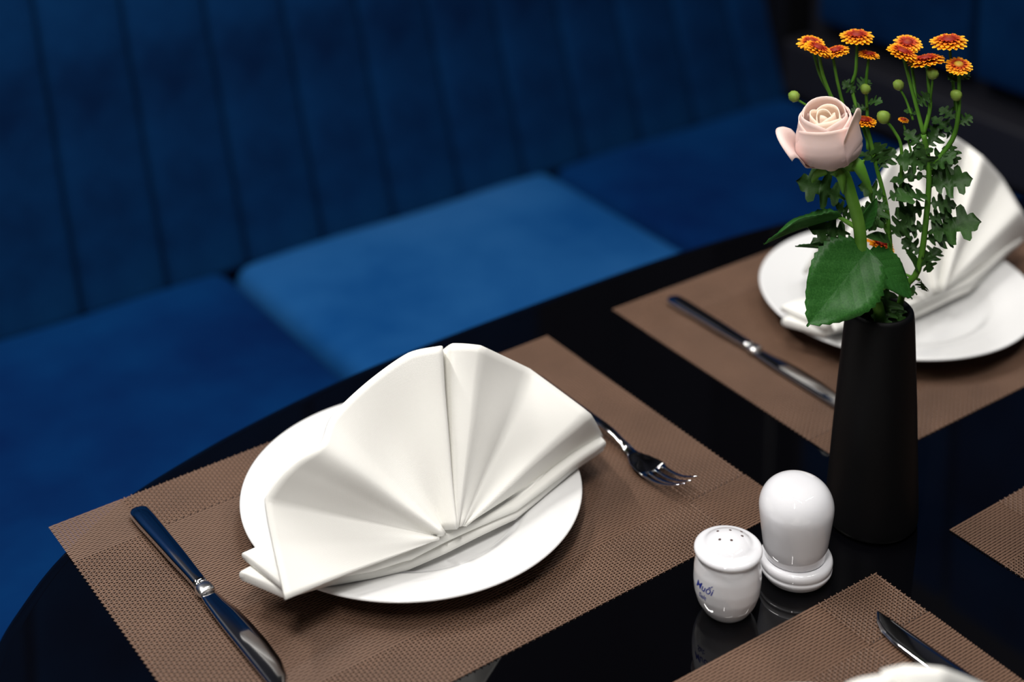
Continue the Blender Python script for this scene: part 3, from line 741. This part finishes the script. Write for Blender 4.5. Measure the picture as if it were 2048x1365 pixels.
# rose
rs = thing('rose', A+V((-0.001, -0.002, TZ)), 'pale pink rose with broad green leaves leaning out of the vase', 'rose')
BASE = pv(1661, 332, -0.022); TOP = pv(1643, 205, -0.026)
link('stem', tube_mesh('stem', [V((-.006, -.004, .02)), V((-.006, -.005, .155)), pv(1738, 590, -.010), pv(1722, 520, -.014), pv(1716, 450, -.018), pv(1700, 390, -.021), pv(1686, 350, -.022), pv(1664, 335, -.022)], .0042, .0046, 10), M_RSTEM, rs)
bl = bpy.data.objects.new('bloom', None)
def petal_mesh(name, a0, span, rad, h, flare=0.0, curl=0.0, rim=0.0, ns=15, nt=14, tip=0.0, z0=0.0):
    """petal wrapped round the bloom axis; rad: list of radii from base to rim"""
    vs, fs = [], []
    for i in range(ns+1):
        u = -1+2*i/ns
        for k in range(nt+1):
            t = k/nt; x = t*(len(rad)-1); j = min(int(x), len(rad)-2); f = x-j
            f = f*f*(3-2*f)*.3+f*.7
            r = rad[j]*(1-f)+rad[j+1]*f
            a = a0+u*span/2*(0.45+0.55*min(1, t*2.2))
            hh = h*(1-0.22*abs(u)**2.5+tip*(1-abs(u))*t)
            e = max(0, t-0.78)/0.22
            r += flare*(t**3)+curl*e*e
            z = z0+hh*t-rim*e*e
            vs.append((r*math.cos(a), r*math.sin(a), z))
    for i in range(ns):
        for k in range(nt): fs.append((i*(nt+1)+k, (i+1)*(nt+1)+k, (i+1)*(nt+1)+k+1, i*(nt+1)+k+1))
    return mesh(name, vs, fs)
ax = (TOP-BASE).normalized()
ROSEM = Matrix.Identity(4)
toC = V((CAM.x-A.x, CAM.y-A.y, 0)).normalized(); xa = (toC-ax*toC.dot(ax)).normalized(); ya = ax.cross(xa)
for i in range(3): ROSEM[i][0], ROSEM[i][1], ROSEM[i][2] = xa[i], ya[i], ax[i]
ROSEM.translation = BASE
# receptacle carries the petals as sub-parts; local +X looks at the camera, +Y to the viewer's right
bloom = link('bloom', lathe('receptacle', [(0, -.002), (.004, -.001), (.006, .002), (.005, .008), (0, .010)], 20), M_RSTEM, rs)
bloom.matrix_basis = ROSEM
R3 = math.radians
def pet(*a, m=None, **k):
    q = link('petal', petal_mesh('petal', *a, **k), m or M_ROSE, bloom)
    so = q.modifiers.new('thickness', 'SOLIDIFY'); so.thickness = 0.0006; so.offset = 0
    return q
body = [.003, .0135, .0210, .0230, .0220, .0196, .0172]
pet(R3(5), R3(190), body, .0385, curl=.0018, rim=.0012)                       # short front petal with a pale turned edge
pet(R3(110), R3(170), [r*.97 for r in body], .0405, curl=.0010)               # right
pet(R3(250), R3(170), [r*.96 for r in body], .0395, curl=.0010)               # left
pet(R3(180), R3(180), [r*.94 for r in body], .0440, curl=.0010)               # back
ip = [.003, .012, .0185, .0200, .0186, .0164, .0148]
pet(R3(300), R3(170), ip, .0425, curl=.0008); pet(R3(60), R3(160), [r*.98 for r in ip], .0410, curl=.0008); pet(R3(180), R3(210), [r*.95 for r in ip], .0465, curl=.0004)
for i, (a0, sp_a, rr, hh) in enumerate(((20, 200, .0125, .0405), (150, 190, .0115, .0430), (270, 190, .0105, .0425), (60, 220, .0080, .0415), (200, 220, .0068, .0420), (330, 260, .0040, .0410))):
    pet(R3(a0), R3(sp_a), [rr*.4, rr*.9, rr*1.12, rr*1.1, rr*1.0, rr*.9], hh, m=M_ROSE_IN, curl=-.001 if i > 3 else 0)
# turned-out petal at the left and pointed petal at the right
pet(R3(-82), R3(80), [.004, .014, .0215, .0238, .0262, .0300, .0335], .0335, flare=.0, curl=.001, rim=.0055, tip=0.1)
pet(R3(70), R3(74), [.004, .014, .0212, .0234, .0226, .0222, .0228], .0415, curl=.0020, tip=0.16)
# sepals
def strap(name, pts, wd, n=6):
    pts = catmull(pts, n); vs, fs = [], []
    for i, p in enumerate(pts):
        t = i/(len(pts)-1); wdt = wd*math.sin(math.pi*(0.18+0.82*t))**0.8*(1-0.3*t)
        tg = (pts[min(i+1, len(pts)-1)]-pts[max(i-1, 0)]).normalized(); s = tg.cross(HD).normalized()
        vs += [p-s*wdt, p-HD*wdt*.4, p+s*wdt]
    for i in range(len(pts)-1):
        for q in range(2): fs.append((i*3+q, i*3+q+1, i*3+q+4, i*3+q+3))
    return mesh(name, vs, fs)
for pts, wd in (([pv(1690, 335, -.026), pv(1708, 322, -.030), pv(1725, 350, -.032), pv(1742, 385, -.030)], .0046), ([pv(1672, 340, -.028), pv(1680, 352, -.032), pv(1684, 385, -.030)], .0036),
                ([pv(1650, 338, -.024), pv(1632, 345, -.022), pv(1622, 362, -.018)], .0034), ([pv(1690, 330, -.010), pv(1712, 330, -.006), pv(1726, 318, -.002)], .0036)):
    q = link('sepal', strap('sepal', pts, wd), M_RSTEM, rs)
    so = q.modifiers.new('thickness', 'SOLIDIFY'); so.thickness = 0.0007
# broad leaves : (base, tip, plane normal hint)
def rose_leaf(bx, by, tx, ty, d0, d1, width, upv, droop=0.12, fold=0.22, wave=0.012):
    a, b = pv(bx, by, d0), pv(tx, ty, d1); L = (b-a).length
    q = link('leaf', leaf_mesh('leaf', SERR, droop, fold, wave, rows=4), M_RLEAF, rs); place_dir(q, a, b-a, upv); q.scale = (L, L*width, L)
    so = q.modifiers.new('thickness', 'SOLIDIFY'); so.thickness = 0.006
rose_leaf(1735, 495, 1616, 646, -.018, -.050, 1.0, V((0, 0, .5))-HD*1.0+right*-.1, 0.10, 0.18)
rose_leaf(1730, 508, 1838, 580, -.008, -.018, .85, V((0, 0, 1))-HD*.55, 0.30, 0.2)
rose_leaf(1682, 432, 1522, 466, -.014, -.010, .55, V((0, 0, 1))+HD*.35, 0.12, 0.35)
rose_leaf(1712, 504, 1590, 484, -.012, .010, .40, V((0, 0, 1))+HD*.5, 0.05, 0.3)
rose_leaf(1722, 455, 1752, 395, -.012, -.016, .5, V((0, 0, .4))-HD, 0.1, 0.3)
link('leaf_stalk', tube_mesh('leaf_stalk', [pv(1716, 455, -.018), pv(1700, 446, -.016), pv(1665, 425, -.013)], .0024, .0012), M_RSTEM, rs)
